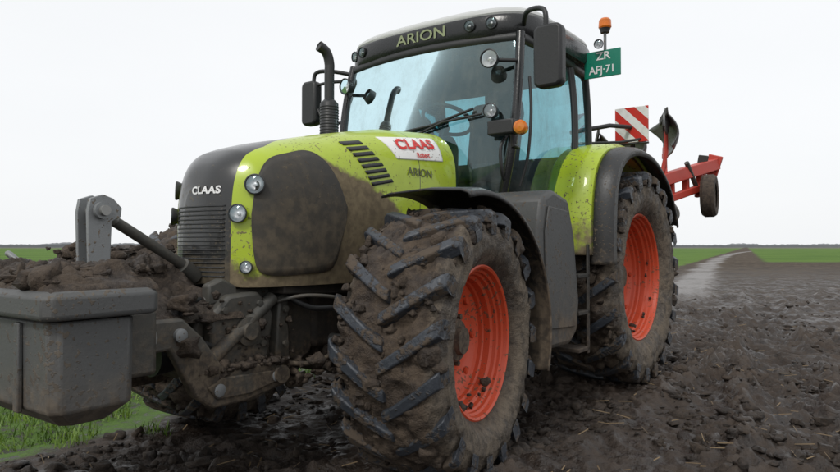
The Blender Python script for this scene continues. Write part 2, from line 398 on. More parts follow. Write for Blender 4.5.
tube('rear_axle',[(-.95,2.62,.95),(-.3,2.62,.95),(.3,2.62,.95),(.95,2.62,.95)],[.12,.2,.2,.12],M['axle'],tractor,20)
tube('steer_ram',[(-.6,-.16,.66),(.6,-.16,.66)],.03,M['steel'],tractor)
tube('hydraulic_hose',[(.25,-.55,.95),(.36,-.42,.86),(.40,-.25,.84),(.34,-.12,.74),(.36,-.02,.68)],.016,M['black'],tractor,smoothpath=True)
tube('hydraulic_hose',[(.29,-.7,.62),(.42,-.5,.58),(.48,-.3,.64),(.40,-.16,.70)],.013,M['cast'],tractor,smoothpath=True)
tube('hydraulic_hose',[(.22,-1.0,.93),(.26,-1.12,.92),(.30,-1.15,.80),(.30,-1.0,.72)],.014,M['black'],tractor,smoothpath=True)
tube('brake_line',[(.3,-.6,.90),(.42,-.5,.93),(.5,-.3,.90),(.52,-.1,.80)],.010,M['cast'],tractor,smoothpath=True)
prism('fan_shroud',[(-.60,.94),(-.60,1.0),(.25,1.02),(.25,.90)],-.36,.36,M['axle'],tractor,b=.01)
# ---- front ballast block
def roundpoly(x0,y0,x1,y1,c):
    return [(x0+c,y0),(x1-c,y0),(x1,y0+c),(x1,y1-c),(x1-c,y1),(x0+c,y1),(x0,y1-c),(x0,y0+c)]
def blayer(name,layers,mat,b=.012):
    V=[];F=[]
    for (x,y0,y1,c,z) in layers: V+= [(a,b_,z) for a,b_ in roundpoly(-x,y0,x,y1,c)]
    n=8
    for i in range(len(layers)-1):
        for j in range(n): F.append((i*n+j,i*n+(j+1)%n,(i+1)*n+(j+1)%n,(i+1)*n+j))
    F.append(tuple(range(n))); F.append(tuple(range((len(layers)-1)*n,len(layers)*n)))
    return bev(mesh(name,V,F,mat,tractor,ang=20),b)
blayer('ballast_block',[(.53,-1.77,-1.60,.03,.55),(.605,-1.845,-1.545,.03,.615),(.605,-1.85,-1.54,.03,.925)],M['weight'],.009)
blayer('ballast_lid',[(.635,-1.88,-1.475,.03,.932),(.645,-1.89,-1.465,.03,.945),(.645,-1.89,-1.465,.03,1.01),(.625,-1.87,-1.485,.03,1.03)],M['weight'],.007)
box('ballast_rib',(.36,-1.866,.60),(.40,-1.848,.915),M['weight'],tractor,.005)
box('ballast_back',(-.45,-1.55,.66),(.45,-1.36,.93),M['cast'],tractor,.02)
for v in (.045,.135):
    prism('hitch_plate',[(-1.485,1.0),(-1.495,1.33),(-1.485,1.385),(-1.43,1.405),(-1.385,1.39),(-1.345,1.35),(-1.35,1.31),(-1.39,1.29),(-1.40,1.0)],v-.010,v+.010,M['galv'],tractor,b=.003)
rev('hitch_pin',[(-.075,0),(-.075,.022),(.10,.022),(.10,0)],(.09,-1.44,1.335),(1,0,0),M['steel'],tractor,16)
rev('hitch_disc',[(-.012,0),(-.012,.036),(.012,.036),(.012,0)],(.158,-1.44,1.335),(1,0,0),M['galv'],tractor,24)
tube('top_link',[(.09,-1.42,1.33),(.07,-1.34,1.30)],[.032,.03],M['steel'],tractor)
tube('top_link_barrel',[(.075,-1.36,1.305),(.02,-.92,1.07)],.025,M['cast'],tractor)
tube('top_link_end',[(.03,-.97,1.09),(.015,-.88,1.03)],.040,M['cast'],tractor)
tube('link_chain_hook',[(-.42,-1.52,1.02),(-.43,-1.54,1.12),(-.40,-1.58,1.15),(-.36,-1.56,1.12)],.014,M['galv'],tractor,smoothpath=True)
rev('hook_ball',[(-.03,.01),(-.02,.03),(0,.036),(.02,.03),(.03,.01)],(-.42,-1.53,1.08),(1,0,0),M['galv'],tractor,16)
def tornn(x,y,k):
    p=Vector((x*6,y*6,k)); a=mnoise.fractal(p,.8,2.1,5); b=abs(mnoise.noise(p*2.3)); return .6*a+.8*b
def moundf(s,t):
    x=-.62+1.24*s; y=-1.86+.40*t
    e=min(min(s,1-s)*9,min(t,1-t)*6,1); e=max(e,0)**.5
    return (x,y,1.022+e*(.03+.055*t+.065*max(tornn(x,y,3),-.4)))
grid('mud_heap',moundf,190,80,M['clod'],tractor)
def mound2(s,t):
    x=-.62+.95*s; y=-1.48+.66*t
    e=max(min(min(s,1-s)*4,min(t,1-t)*4,1),0)**.7
    hgt=.31-.16*min(max((x+.1)/.25,0),1)
    return (x,y,.84+e*(hgt*(.5+.6*t)+.08*tornn(x,y,9)))
grid('mud_heap',mound2,140,110,M['clod'],tractor)
C=[];S=[]
for _ in range(240):
    x=rng.uniform(-.6,.6); y=rng.uniform(-1.84,-1.46); C.append((x,y,1.06+.04*(y+1.84)/.45+rng.uniform(-.01,.02))); S.append(rng.gamma(1.8,.007)+.005)
for _ in range(190):
    x=rng.uniform(-.55,.05); y=rng.uniform(-1.40,-.90); C.append((x,y,1.05+rng.uniform(0,.13)*(1.0 if x<-.1 else .3))); S.append(rng.gamma(2.0,.009)+.006)
for _ in range(120):
    C.append((rng.uniform(-.5,.38),rng.uniform(-1.44,-1.0),rng.uniform(.70,.95))); S.append(rng.gamma(2.0,.009)+.006)
for _ in range(60):
    C.append((rng.uniform(.2,.5),rng.uniform(-.6,.1),rng.uniform(.46,.60))); S.append(rng.gamma(2.0,.008)+.006)
for _ in range(110):
    C.append((rng.uniform(.31,.40),rng.uniform(-1.15,-.6),.617+rng.uniform(-.008,.010))); S.append(rng.gamma(1.8,.006)+.004)
for _ in range(90):   # stuck on casting faces
    C.append((rng.choice([.312,.245])+rng.uniform(-.004,.006),rng.uniform(-1.0,-.45),rng.uniform(.55,.96))); S.append(rng.gamma(1.6,.005)+.004)
for _ in range(70):
    C.append((rng.uniform(.6,1.08),rng.uniform(.9,1.45),rng.uniform(.48,.60))); S.append(rng.gamma(2.0,.008)+.006)
for _ in range(60):
    C.append((rng.uniform(.3,.95),rng.uniform(1.45,1.75),rng.uniform(.5,1.2))); S.append(rng.gamma(2.2,.010)+.01)
clods('mud_lumps',C,S,M['clod'],tractor,.7,.45)
# ------------------------------------------------------------------ wheels
def wheel(name,c,R,W,Rr,steer,sg,nl,lugh,xd,lw,seed):
    root=empty(name,tractor,c,(0,0,R_(steer)))
    h=R-lugh
    ctrl=[(.30,Rr-.01),(.36,Rr+.005),(.435,Rr+.05),(.485,Rr+.33*(h-Rr)),(.497,Rr+.6*(h-Rr)),(.48,h-.085),(.445,h-.035),(.36,h-.012),(.2,h-.003),(0,h)]
    prof=[(W*a,r) for a,r in ctrl]; prof=prof+[(-a,r) for a,r in prof[-2::-1]]
    P=catm([(a,r,0) for a,r in prof],4); SEG=340
    V=[];F=[]
    for p in P:
        tread=max(0,min(1,(p.y-(h-.14))/.12))
        for j in range(SEG):
            a=2*math.pi*j/SEG; q=Vector((p.x*sg,math.cos(a)*p.y,math.sin(a)*p.y))
            n=mnoise.fractal(q*11+Vector((seed,0,0)),.8,2.1,4); n2=mnoise.noise(q*3.3+Vector((0,seed,0)))
            d=tread*(lugh*.36+lugh*.6*n+lugh*.75*n2)+(1-tread)*.009*n*(1 if p.y>Rr+.03 else 0)
            d=min(d,lugh*1.02)
            d+=(1-tread)*.006*math.exp(-((p.y-(Rr+.42*(h-Rr)))/.012)**2)
            rr=p.y+d*max(tread,.3); xx=p.x*sg+(sg*(1 if p.x>0 else -1))*d*(1-tread)*1.0
            V.append((xx,math.cos(a)*rr,math.sin(a)*rr))
    n=len(P)
    for i in range(n-1):
        for j in range(SEG): F.append((i*SEG+j,i*SEG+(j+1)%SEG,(i+1)*SEG+(j+1)%SEG,(i+1)*SEG+j))
    mesh('tyre_carcass',V,F,M['tyre'],root,ang=80)
    V=[];F=[]; K=9
    for side in (1,-1):
        for l in range(nl):
            a0=2*math.pi*(l+(.5 if side<0 else 0))/nl + random.uniform(-.01,.01)
            wv=random.uniform(.92,1.08); b=len(V); dz=random.uniform(-.005,.002)
            for k in range(K+1):
                t=k/K; lat=-.03*W+(.525*W+.03*W)*min(t/.86,1); 
                circ=.21*W/.54*(min(t/.86,1)**1.12)
                if t<=.86: rt=R-.012*t+dz; rb=h-.03
                else: rt=R-.012+dz-(t-.86)/.14*.085; rb=rt-.05
                if k==K: lat=.525*W*.985
                if k<=1: rt-= .006*(1-k)
                da=circ/R; hwid=lw*(.42+.16*t)*wv/R
                ang=a0+da
                for (dd,rr) in ((-hwid*1.35,rb),(-hwid,rt),(hwid,rt),(hwid*1.35,rb)):
                    aa=ang+dd
                    V.append((side*lat,math.sin(aa)*rr,math.cos(aa)*rr))
            for k in range(K):
                o=b+k*4
                for j in range(3): F.append((o+j,o+j+1,o+j+5,o+j+4))
                F.append((o+3,o,o+4,o+7))
            F.append((b,b+1,b+2,b+3)); F.append((b+K*4,b+K*4+1,b+K*4+2,b+K*4+3))
    bev(mesh('tyre_lugs',V,F,M['lug'],root,ang=35),.009,3)
    C=[];S=[]
    for _ in range(int(460*R/.7)):
        a=random.uniform(0,6.283); x=random.uniform(-.5,.5)*W; rr=h+random.uniform(-.010,.020)-(.05 if abs(x)>.45*W else 0)
        C.append((x,math.cos(a)*rr,math.sin(a)*rr)); S.append(min(random.gammavariate(2.0,.0070)+.006,.036))
    clods('tyre_mud_clumps',C,S,M['clod'],root,1.0)
    C=[];S=[]
    for _ in range(50):
        a=random.gauss(-1.57,.8); C.append((sg*random.uniform(.3,.85)*.36*W,math.cos(a)*(Rr-.05),math.sin(a)*(Rr-.05))); S.append(random.gammavariate(2,.004)+.003)
    clods('rim_mud',C,S,M['clod'],root,1.0)
    w=.36*W
    prof=[(w*.98,Rr+.012),(w*1.04,Rr+.016),(w*1.07,Rr+.006),(w*1.03,Rr-.006),(w*.92,Rr-.012),(w*.88,Rr-.024),(w*.80,Rr-.026),(w*.76,Rr-.038),(w*.66,Rr-.042),(w*.60,Rr-.058),(w*.42,Rr-.062),(w*.38,Rr-.072),(w*.28,Rr-.075),(w*.24,Rr-.090),(xd+.03,Rr-.098),
          (xd+.012,Rr-.12),(xd,Rr-.14),(xd-.012,Rr*.50),(xd-.004,Rr*.42),(xd,Rr*.36),(xd,.01)]
    rev('rim',prof,(0,0,0),(sg,0,0),M['rim'],root,96)
    rev('hub',[(xd,.30*Rr),(xd+.05,.29*Rr),(xd+.06,.27*Rr),(xd+.065,.2*Rr),(xd+.09,.18*Rr),(xd+.095,0)],(0,0,0),(sg,0,0),M['cast'],root,40)
    rev('rim_inner',[(-w,Rr+.01),(-w*.9,Rr-.02),(xd-.01,Rr-.085)],(0,0,0),(sg,0,0),M['rim'],root,64)
    for k in range(10):
        a=2*math.pi*k/10+.2; rr=.40*Rr
        rev('wheel_nut',[(0,.016),(.028,.016),(.032,0)],(sg*(xd-.002),math.cos(a)*rr,math.sin(a)*rr),(sg,0,0),M['cast'],root,6)
    for k in range(8):
        a=2*math.pi*k/8; rr=Rr-.108
        rev('rim_lug',[(0,.026),(.012,.024),(.014,0)],(sg*(xd+.012),math.cos(a)*rr,math.sin(a)*rr),(sg,0,0),M['rim'],root,12)
    return root
wheel('front_wheel_left',(.95,0,.69),.70,.54,.385,8,1,19,.050,.015,.066,1)
wheel('front_wheel_right',(-.95,0,.69),.70,.54,.385,8,-1,19,.050,.015,.066,5)
wheel('rear_wheel_left',(.92,2.62,.93),.885,.62,.515,0,1,21,.054,.0,.074,11)
wheel('rear_wheel_right',(-.92,2.62,.93),.885,.62,.515,0,-1,21,.054,.0,.074,17)
# ------------------------------------------------------------------ fenders
def sweep(name,path,sec,mat,th=.012,sg=1,k=6):
    P=catm([(0,a,b) for a,b in path],k); V=[];F=[]; m=len(sec)
    for i,p in enumerate(P):
        d=(P[min(i+1,len(P)-1)]-P[max(i-1,0)]).normalized(); nrm=Vector((0,-d.z,d.y))
        for x,o in sec:
            q=p+nrm*o; V.append((sg*x,q.y,q.z))
    for i in range(len(P)-1):
        for j in range(m-1): F.append((i*m+j,i*m+j+1,(i+1)*m+j+1,(i+1)*m+j))
    o=mesh(name,V,F,mat,tractor,ang=40); mo=o.modifiers.new('s','SOLIDIFY'); mo.thickness=th; mo.offset=0
    return o
for sg in (1,-1):
    fp=[(-.80*math.cos(a)+.0,.68+.80*math.sin(a)) for a in np.radians(np.linspace(78,198,15))]
    sweep('front_mudguard',fp,[(.64,-.015),(.70,0),(.93,.012),(1.15,0),(1.19,-.015),(1.20,-.04)],M['fender'],.012,sg,3)
    tube('mudguard_stay',[(sg*.62,.05,.80),(sg*.66,.25,1.1),(sg*.72,.25,1.42)],.022,M['black'],tractor)
    rp=[(1.66,1.12),(1.665,1.35),(1.71,1.62),(1.83,1.83),(2.05,1.955),(2.35,2.005),(2.7,1.99),(3.0,1.90),(3.25,1.76),(3.42,1.58)]
    sweep('rear_mudguard',rp,[(.74,-.02),(.76,0),(.90,.008),(1.06,.0),(1.085,-.02),(1.09,-.05)],M['lime'],.02,sg)
    rp2=[(1.74,1.05),(1.74,1.30),(1.775,1.58),(1.87,1.77),(2.06,1.895),(2.35,1.955),(2.7,1.94),(3.0,1.85),(3.25,1.71),(3.42,1.52),(3.5,1.38)]
    sweep('mudguard_extension',rp2,[(1.05,.02),(1.12,.025),(1.20,.015),(1.235,-.01),(1.24,-.05)],M['fender'],.014,sg)
    sweep('mudguard_inner',[(1.70,.95),(1.72,1.3),(1.8,1.6),(2.0,1.85),(2.35,1.95),(2.9,1.9)],[(.70,-.3),(.72,-.02),(.76,-.02)],M['black'],.01,sg)
# tank / step covers
prism('fuel_tank',[(.86,.62),(.83,1.30),(.88,1.50),(1.02,1.555),(1.28,1.50),(1.38,1.25),(1.46,.80),(1.42,.60),(1.3,.52),(.98,.52)],.52,1.10,M['grayp'],tractor,b=.035)
prism('tank_cover',[(.90,.66),(.88,1.28),(.93,1.44),(1.22,1.42),(1.30,1.2),(1.37,.80),(1.34,.64)],1.10,1.115,M['grayp'],tractor,b=.006)
prism('fuel_tank',[(.86,.62),(.84,1.30),(.92,1.50),(1.30,1.50),(1.50,.80),(1.46,.60),(1.3,.52),(.98,.52)],-1.0,-.52,M['grayp'],tractor,b=.035)
prism('battery_box',[(1.45,.60),(1.45,1.25),(1.66,1.25),(1.70,.95),(1.66,.6)],.5,.9,M['axle'],tractor,b=.02)
for k,z in enumerate((.44,.70,.96)):
    box('step',(.88,1.44,z),(1.10,1.64,z+.03),M['axle'],tractor,.006)
box('step_rail',(1.085,1.60,.42),(1.10,1.64,1.2),M['axle'],tractor,.006)
# ------------------------------------------------------------------ cab
def roofring(ins,z,n=80):
    pts=[]
    for i in range(n):
        a=2*math.pi*i/n; c=math.cos(a); s=math.sin(a)
        x=(.87-ins)*math.copysign(abs(c)**(2/5.5),c); y=(.68-ins)*math.copysign(abs(s)**(2/5.5),s)
        if y<0: y-=.09*(1-(x/.87)**2)*min(1,-y/.5)
        pts.append((x,1.82+y,z))
    return pts
def stack(name,rings,mat,cap0=True,cap1=True):
    V=[];F=[];n=len(rings[0])
    for r in rings: V+=r
    for i in range(len(rings)-1):
        for j in range(n): F.append((i*n+j,i*n+(j+1)%n,(i+1)*n+(j+1)%n,(i+1)*n+j))
    if cap0: F.append(tuple(range(n)))
    if cap1: F.append(tuple(range((len(rings)-1)*n,len(rings)*n)))
    return mesh(name,V,F,mat,tractor,ang=40)
stack('cab_roof',[roofring(.07,2.655),roofring(.015,2.67),roofring(0,2.70),roofring(0,2.80),roofring(.012,2.82)],M['blackc'])
stack('roof_cap',[roofring(.02,2.821),roofring(.014,2.835),roofring(.02,2.855),roofring(.06,2.885),roofring(.14,2.908),roofring(.3,2.925)],M['roofcap'])
def rooffront(v,w,off=0):
    r=max(1-(abs(v)/.87)**5.5,0)**(1/5.5); y=-.68*r; y-=.09*(1-(v/.87)**2)*min(1,-y/.5); return (v,1.82+y-off,w)
text('roof_letters','ARION',.11,lambda x,y:rooffront(.02+x,2.752+y,.005),M['silt'],tractor,bold=.0015,sx=1.32)
for v in (-.73,-.60,.44,.60):
    p=rooffront(v,2.755,.012); lamp('work_lamp',p,(v*.3,-1,-.1),.040,tractor,.02)
AP=[(.775,1.20,2.68),(.795,1.13,2.35),(.79,1.08,2.0),(.74,1.07,1.70),(.66,1.10,1.42)]
CP=[(.775,2.05,2.68),(.81,2.06,2.3),(.82,2.04,1.9),(.80,1.98,1.5),(.76,1.80,1.30)]
DP=[(.74,2.46,2.68),(.75,2.50,2.3),(.75,2.52,1.9)]
def curve3(pts,k=8): return catm(pts,k)
for sg in (1,-1):
    m=lambda L:[(sg*x,y,z) for x,y,z in L]
    tube('cab_pillar_a',m(AP),.034,M['blackc'],tractor,10,True)
    tube('cab_pillar_b',m(CP),.028,M['black'],tractor,10,True)
    tube('cab_pillar_c',m(DP),.030,M['black'],tractor,10,True)
    tube('door_sill',m([(.66,1.10,1.42),(.74,1.4,1.36),(.76,1.80,1.30)]),.028,M['black'],tractor,10)
    tube('quarter_sill',m([(.81,2.03,1.98),(.75,2.50,1.95)]),.02,M['black'],tractor,10)
    tube('header_rail',m([(.775,1.20,2.645),(.79,1.6,2.645),(.775,2.05,2.645),(.74,2.46,2.645)]),.04,M['black'],tractor,10)
    a=curve3(AP,6); c=curve3(CP,6)
    def dfn(s,t):
        i=t*(len(a)-1); k=min(int(i),len(a)-2); f=i-k; p=a[k].lerp(a[k+1],f); q=c[k].lerp(c[k+1],f); r=p.lerp(q,s); return (sg*(r.x+.02*math.sin(math.pi*s)),r.y,r.z)
    grid('door_glass',dfn,12,24,M['glass'],tractor)
    P=[Vector(dfn(.03,t)) for t in np.linspace(.04,.97,20)]; tube('door_frame',P,.012,M['black'],tractor,8)
    P=[Vector(dfn(.96,t)) for t in np.linspace(.04,.97,20)]; tube('door_frame',P,.012,M['black'],tractor,8)
    cc=[Vector(p) for p in ((.775,2.05,2.68),(.81,2.06,2.3),(.82,2.04,1.98))]; dd=[Vector(p) for p in DP]
    def qfn(s,t):
        i=t*2; k=min(int(i),1); f=i-k; p=cc[k].lerp(cc[k+1],f); q=dd[k].lerp(dd[k+1],f); r=p.lerp(q,s); return (sg*r.x,r.y,r.z)
    grid('quarter_glass',qfn,4,8,M['glass'],tractor)
    box('door_handle',(sg*.83-.012,1.86,1.62),(sg*.83+.012,1.98,1.70),M['black'],tractor,.004)
ap=curve3(AP,6)
def wfn(s,t):
    i=t*(len(ap)-1); k=min(int(i),len(ap)-2); f=i-k; p=ap[k].lerp(ap[k+1],f); x=p.x*(2*s-1); return (x,p.y-.13*(1-(2*s-1)**2),p.z)
grid('windscreen',wfn,24,24,M['glass'],tractor)
tube('windscreen_header',[Vector(wfn(s,.035))+Vector((0,.02,0)) for s in np.linspace(0,1,20)],.04,M['black'],tractor,10)
grid('windscreen_bottom_trim',lambda s,t:tuple(Vector(wfn(s,1))+Vector((0,0,-.05*t))),24,1,M['black'],tractor,solid=.03)
grid('rear_glass',lambda s,t:(-.73+1.46*s,2.48+.04*t,2.66-.72*t),2,2,M['glass'],tractor)
grid('rear_bar',lambda s,t:(-.75+1.5*s,2.51,1.97-.06*t),2,1,M['black'],tractor,solid=.04)
tube('rear_frame',[(-.25,2.49,2.66),(-.25,2.52,1.95)],.015,M['black'],tractor)
stack('headliner',[[(x*.95,1.82+(y-1.82)*.93,2.652) for x,y,z in roofring(.08,2.65)],[(x*.95,1.82+(y-1.82)*.93,2.58) for x,y,z in roofring(.1,2.6)]],M['inner'])
prism('cab_floor',[(1.14,1.24),(1.14,1.36),(1.9,1.36),(2.5,1.6),(2.5,1.24)],-.68,.68,M['inner'],tractor,b=.02)
prism('rear_bulkhead',[(2.3,1.35),(2.3,1.95),(2.5,1.95),(2.5,1.35)],-.7,.7,M['inner'],tractor,b=.02)
prism('dash',[(1.06,1.36),(1.02,1.88),(1.10,2.0),(1.24,2.02),(1.32,1.94),(1.30,1.36)],-.20,.20,M['inner'],tractor,b=.03)
tube('steering_column',[(0,1.25,1.8),(0,1.42,2.13)],.035,M['black'],tractor)
def torus(name,c,nrm,R,r,mat,seg=40):
    x,y=ringbasis(Vector(nrm)); pts=[Vector(c)+(x*math.cos(a)+y*math.sin(a))*R for a in np.linspace(0,2*math.pi,seg+1)]
    return tube(name,pts,r,mat,tractor,8)
torus('steering_wheel',(0,1.44,2.19),(0,.45,.9),.20,.016,M['black'])
for a in (0,2.1,4.2):
    x,y=ringbasis(Vector((0,.45,.9))); c=Vector((0,1.44,2.19)); tube('wheel_spoke',[c,c+(x*math.cos(a)+y*math.sin(a))*.195],.012,M['black'],tractor,8)
bev(mesh('seat_cushion',[(x,y,z) for z in (1.72,1.86) for x,y in ((-.25,1.68),(.25,1.68),(.27,2.15),(-.27,2.15))],[(3,2,1,0),(4,5,6,7),(0,1,5,4),(1,2,6,5),(2,3,7,6),(3,0,4,7)],M['seat'],tractor),.04,3)
prism('seat_back',[(2.08,1.84),(2.22,1.84),(2.34,2.36),(2.32,2.48),(2.22,2.48),(2.17,2.36)],-.24,.24,M['seat'],tractor,b=.04)
prism('headrest',[(2.24,2.46),(2.34,2.46),(2.36,2.60),(2.28,2.60)],-.12,.12,M['seat'],tractor,b=.03)
box('seat_base',(-.2,1.75,1.36),(.2,2.1,1.72),M['inner'],tractor,.03)
prism('armrest',[(1.62,1.98),(1.60,2.08),(2.1,2.08),(2.1,1.98)],-.45,-.32,M['black'],tractor,b=.02)
box('monitor',(-.62,1.50,2.02),(-.40,1.53,2.20),M['black'],tractor,.008)
prism('side_console',[(1.5,1.36),(1.6,1.85),(2.4,1.95),(2.4,1.36)],-.72,-.48,M['inner'],tractor,b=.03)
prism('side_console',[(1.9,1.36),(1.95,1.75),(2.4,1.9),(2.4,1.36)],.48,.72,M['inner'],tractor,b=.03)
for x,y in ((-.12,1.2),(.08,1.2),(.16,1.2)): box('pedal',(x-.03,1.30,1.40),(x+.03,1.33,1.55),M['black'],tractor,.005)
tube('wiper_arm',[(.02,.93,1.98),(.30,.93,2.06),(.58,1.0,2.10)],.009,M['black'],tractor)
tube('wiper_blade',[(-.05,.94,2.03),(.2,.935,2.05),(.52,.985,2.14)],.010,M['black'],tractor)
# exhaust
tube('exhaust_pipe',[(-.60,.72,1.8),(-.60,.72,2.45),(-.60,.72,2.58),(-.605,.69,2.66),(-.62,.63,2.695)],[.038,.038,.038,.038,.040],M['black'],tractor,20,True)
rev('exhaust_mouth',[(0,.040),(.004,.033),(-.05,.031),(-.1,0)],(-.62,.63,2.695),(-.25,-.85,.3),M['axle'],tractor,20)
tube('exhaust_shroud',[(-.60,.72,1.75),(-.60,.72,2.27),(-.60,.72,2.30)],[.070,.070,.042],M['black'],tractor,24)
for k in range(12):
    rev('shroud_band',[(-.004,.071),(-.002,.0735),(.002,.0735),(.004,.071)],(-.60,.72,2.00+k*.022),(0,0,1),M['black'],tractor,24)
# mirrors
def mirror(sg,x,y,z0,z1,w):
    prism('mirror_housing',[(x*sg-w/2,z0+.03),(x*sg-w/2,z1-.03),(x*sg-w/2+.03,z1),(x*sg+w/2-.03,z1),(x*sg+w/2,z1-.03),(x*sg+w/2,z0+.03),(x*sg+w/2-.03,z0),(x*sg-w/2+.03,z0)],y-.05,y+.04,M['black'],tractor,'y',.02)
    box('mirror_face',(x*sg-w/2+.02,y+.038,z0+.03),(x*sg+w/2-.02,y+.043,z1-.03),M['mirror'],tractor,0)
mirror(1,1.08,1.02,2.21,2.62,.20); mirror(-1,1.17,1.10,2.22,2.60,.17)
tube('mirror_arm',[(.78,1.24,2.74),(.90,1.06,2.76),(1.05,1.0,2.72),(1.06,1.0,2.56)],.017,M['black'],tractor,10,True)
tube('mirror_arm',[(-.78,1.24,2.62),(-.95,1.12,2.66),(-1.12,1.09,2.66),(-1.13,1.09,2.50)],.017,M['black'],tractor,10,True)
tube('mirror_arm',[(-.78,1.16,2.56),(-.95,1.12,2.57),(-1.10,1.09,2.56)],.013,M['black'],tractor,10,True)
tube('mirror_arm',[(-1.13,1.09,2.42),(-1.0,1.1,2.22),(-.82,1.12,2.22)],.012,M['black'],tractor,10,True)
for sg in (1,-1):
    lamp('pillar_lamp',(sg*.66,.96,2.46),(sg*.15,-1,-.1),.06,tractor,.05)
    tube('lamp_stem',[(sg*.68,1.02,2.46),(sg*.79,1.11,2.46)],.014,M['black'],tractor)
    tube('door_rail',[(sg*.86,1.17,2.35),(sg*.88,1.15,2.1),(sg*.86,1.14,1.8),(sg*.8,1.14,1.6)],.011,M['black'],tractor,8,True)
sg=1
lamp('low_lamp',(sg*.68,.94,2.10),(sg*.15,-1,-.05),.048,tractor,.05)
prism('lamp_box',[(sg*.66,1.93),(sg*.66,2.03),(sg*.86,2.03),(sg*.86,1.93)],.93,1.02,M['black'],tractor,'y',.012)
rev('indicator_lens',[(-.04,.03),(-.03,.045),(.03,.045),(.045,.03),(.05,0)],(sg*.90,.96,1.965),(sg*.3,-1,0),M['orange'],tractor,20)
tube('lamp_bracket',[(sg*.80,1.10,1.86),(sg*.82,1.0,1.86),(sg*.82,.98,1.95)],.014,M['black'],tractor)
tube('grab_rail',[(sg*.76,1.06,1.95),(sg*.74,.98,1.86),(sg*.74,.99,1.70),(sg*.72,1.07,1.62)],.012,M['black'],tractor,8,True)
# beacon
tube('beacon_post',[(.80,2.24,2.70),(.99,2.24,2.70),(1.0,2.24,2.76),(1.0,2.24,2.92)],.012,M['galv'],tractor,10)
rev('beacon_base',[(0,0),(0,.035),(.025,.04),(.035,.045)],(1.0,2.24,2.91),(0,0,1),M['black'],tractor,24)
rev('beacon_lens',[(.035,.045),(.045,.052),(.10,.048),(.115,.035),(.12,0)],(1.0,2.24,2.91),(0,0,1),M['orange'],tractor,24)
lamp('rear_work_lamp',(.98,2.15,2.80),(.2,-1,-.1),.035,tractor,.03)
tube('plate_bracket',[(.79,2.26,2.70),(1.0,2.26,2.76)],.014,M['black'],tractor)
tube('plate_bracket',[(.79,2.26,2.56),(1.0,2.26,2.60)],.012,M['black'],tractor)
box('licence_plate',(.84,2.20,2.545),(1.14,2.212,2.76),M['plate'],tractor,.003)
text('plate_letters_top','ZR',.088,lambda x,y:(1.0+x,2.197,2.712+y),M['whitel'],tractor,bold=.0012,sx=1.05,sub=False)
text('plate_letters_low','AFJ·71',.086,lambda x,y:(.99+x,2.197,2.602+y),M['whitel'],tractor,bold=.0012,sx=.95,sub=False)
hb=box('hazard_board',(-.155,-.008,-.165),(.155,.008,.165),M['board'],tractor,.002); hb.location=(.90,3.2,2.32)
tube('board_frame',[(.74,3.19,2.14),(1.06,3.19,2.14)],.01,M['black'],tractor)
tube('board_arm',[(.55,2.6,2.20),(.8,2.9,2.28),(.90,3.22,2.30)],.02,M['black'],tractor,8)
tube('board_arm',[(.6,2.5,2.08),(.9,2.9,2.12),(.98,3.2,2.18)],.012,M['black'],tractor,8)
lamp('board_lamp',(.80,3.14,2.10),(0,-1,0),.035,tractor,.03)
for sg in (1,-1):
    tube('lower_link',[(sg*.35,2.9,.7),(sg*.42,3.9,.95)],.045,M['axle'],tractor)
    tube('lift_link',[(sg*.4,2.95,1.5),(sg*.42,3.5,.9)],.03,M['axle'],tractor)
# ------------------------------------------------------------------ plough
plough=empty('reversible_plough',None,TR_LOC,(0,0,R_(-TH)))
prism('headstock',[(3.85,.85),(3.80,1.6),(3.95,1.75),(4.1,1.6),(4.1,.85)],-.4,.4,M['red'],plough,b=.03)
def bar(name,a,b,w,h,mat,parent):
    a=Vector(a);b=Vector(b);d=(b-a).normalized();x=d.cross(Vector((0,0,1))).normalized();z=x.cross(d)
    V=[p+x*sx*w/2+z*sz*h/2 for p in (a,b) for sx,sz in ((-1,-1),(1,-1),(1,1),(-1,1))]
    return bev(mesh(name,V,[(0,1,2,3),(4,5,6,7),(0,1,5,4),(1,2,6,5),(2,3,7,6),(3,0,4,7)],mat,parent),.01)
def bp(t): a=Vector((.1,3.95,1.65)); b=Vector((.92,6.60,2.30)); return a.lerp(b,t)
bar('main_beam',bp(0),bp(1.0),.15,.15,M['red'],plough)
bar('second_beam',bp(.05)+Vector((-.28,.05,-.10)),bp(.95)+Vector((-.28,.05,-.02)),.09,.09,M['red'],plough)
bar('lower_beam',bp(.1)+Vector((0.04,.05,-.26)),bp(.88)+Vector((.04,0,-.24)),.09,.09,M['red'],plough)
for t in (.15,.4,.62,.74,.86):
    bar('beam_tie',bp(t),bp(t)+Vector((0,.03,-.26)),.08,.08,M['red'],plough)
    bar('beam_tie',bp(t),bp(t)+Vector((-.28,.03,-.06)),.08,.08,M['red'],plough)
bar('end_bracket',bp(.99)+Vector((-.05,0,-.14)),bp(.99)+Vector((.03,0,.12)),.06,.18,M['red'],plough)
bar('end_bracket',bp(.90)+Vector((-.05,0,-.10)),bp(.90)+Vector((.0,0,.16)),.06,.12,M['axle'],plough)
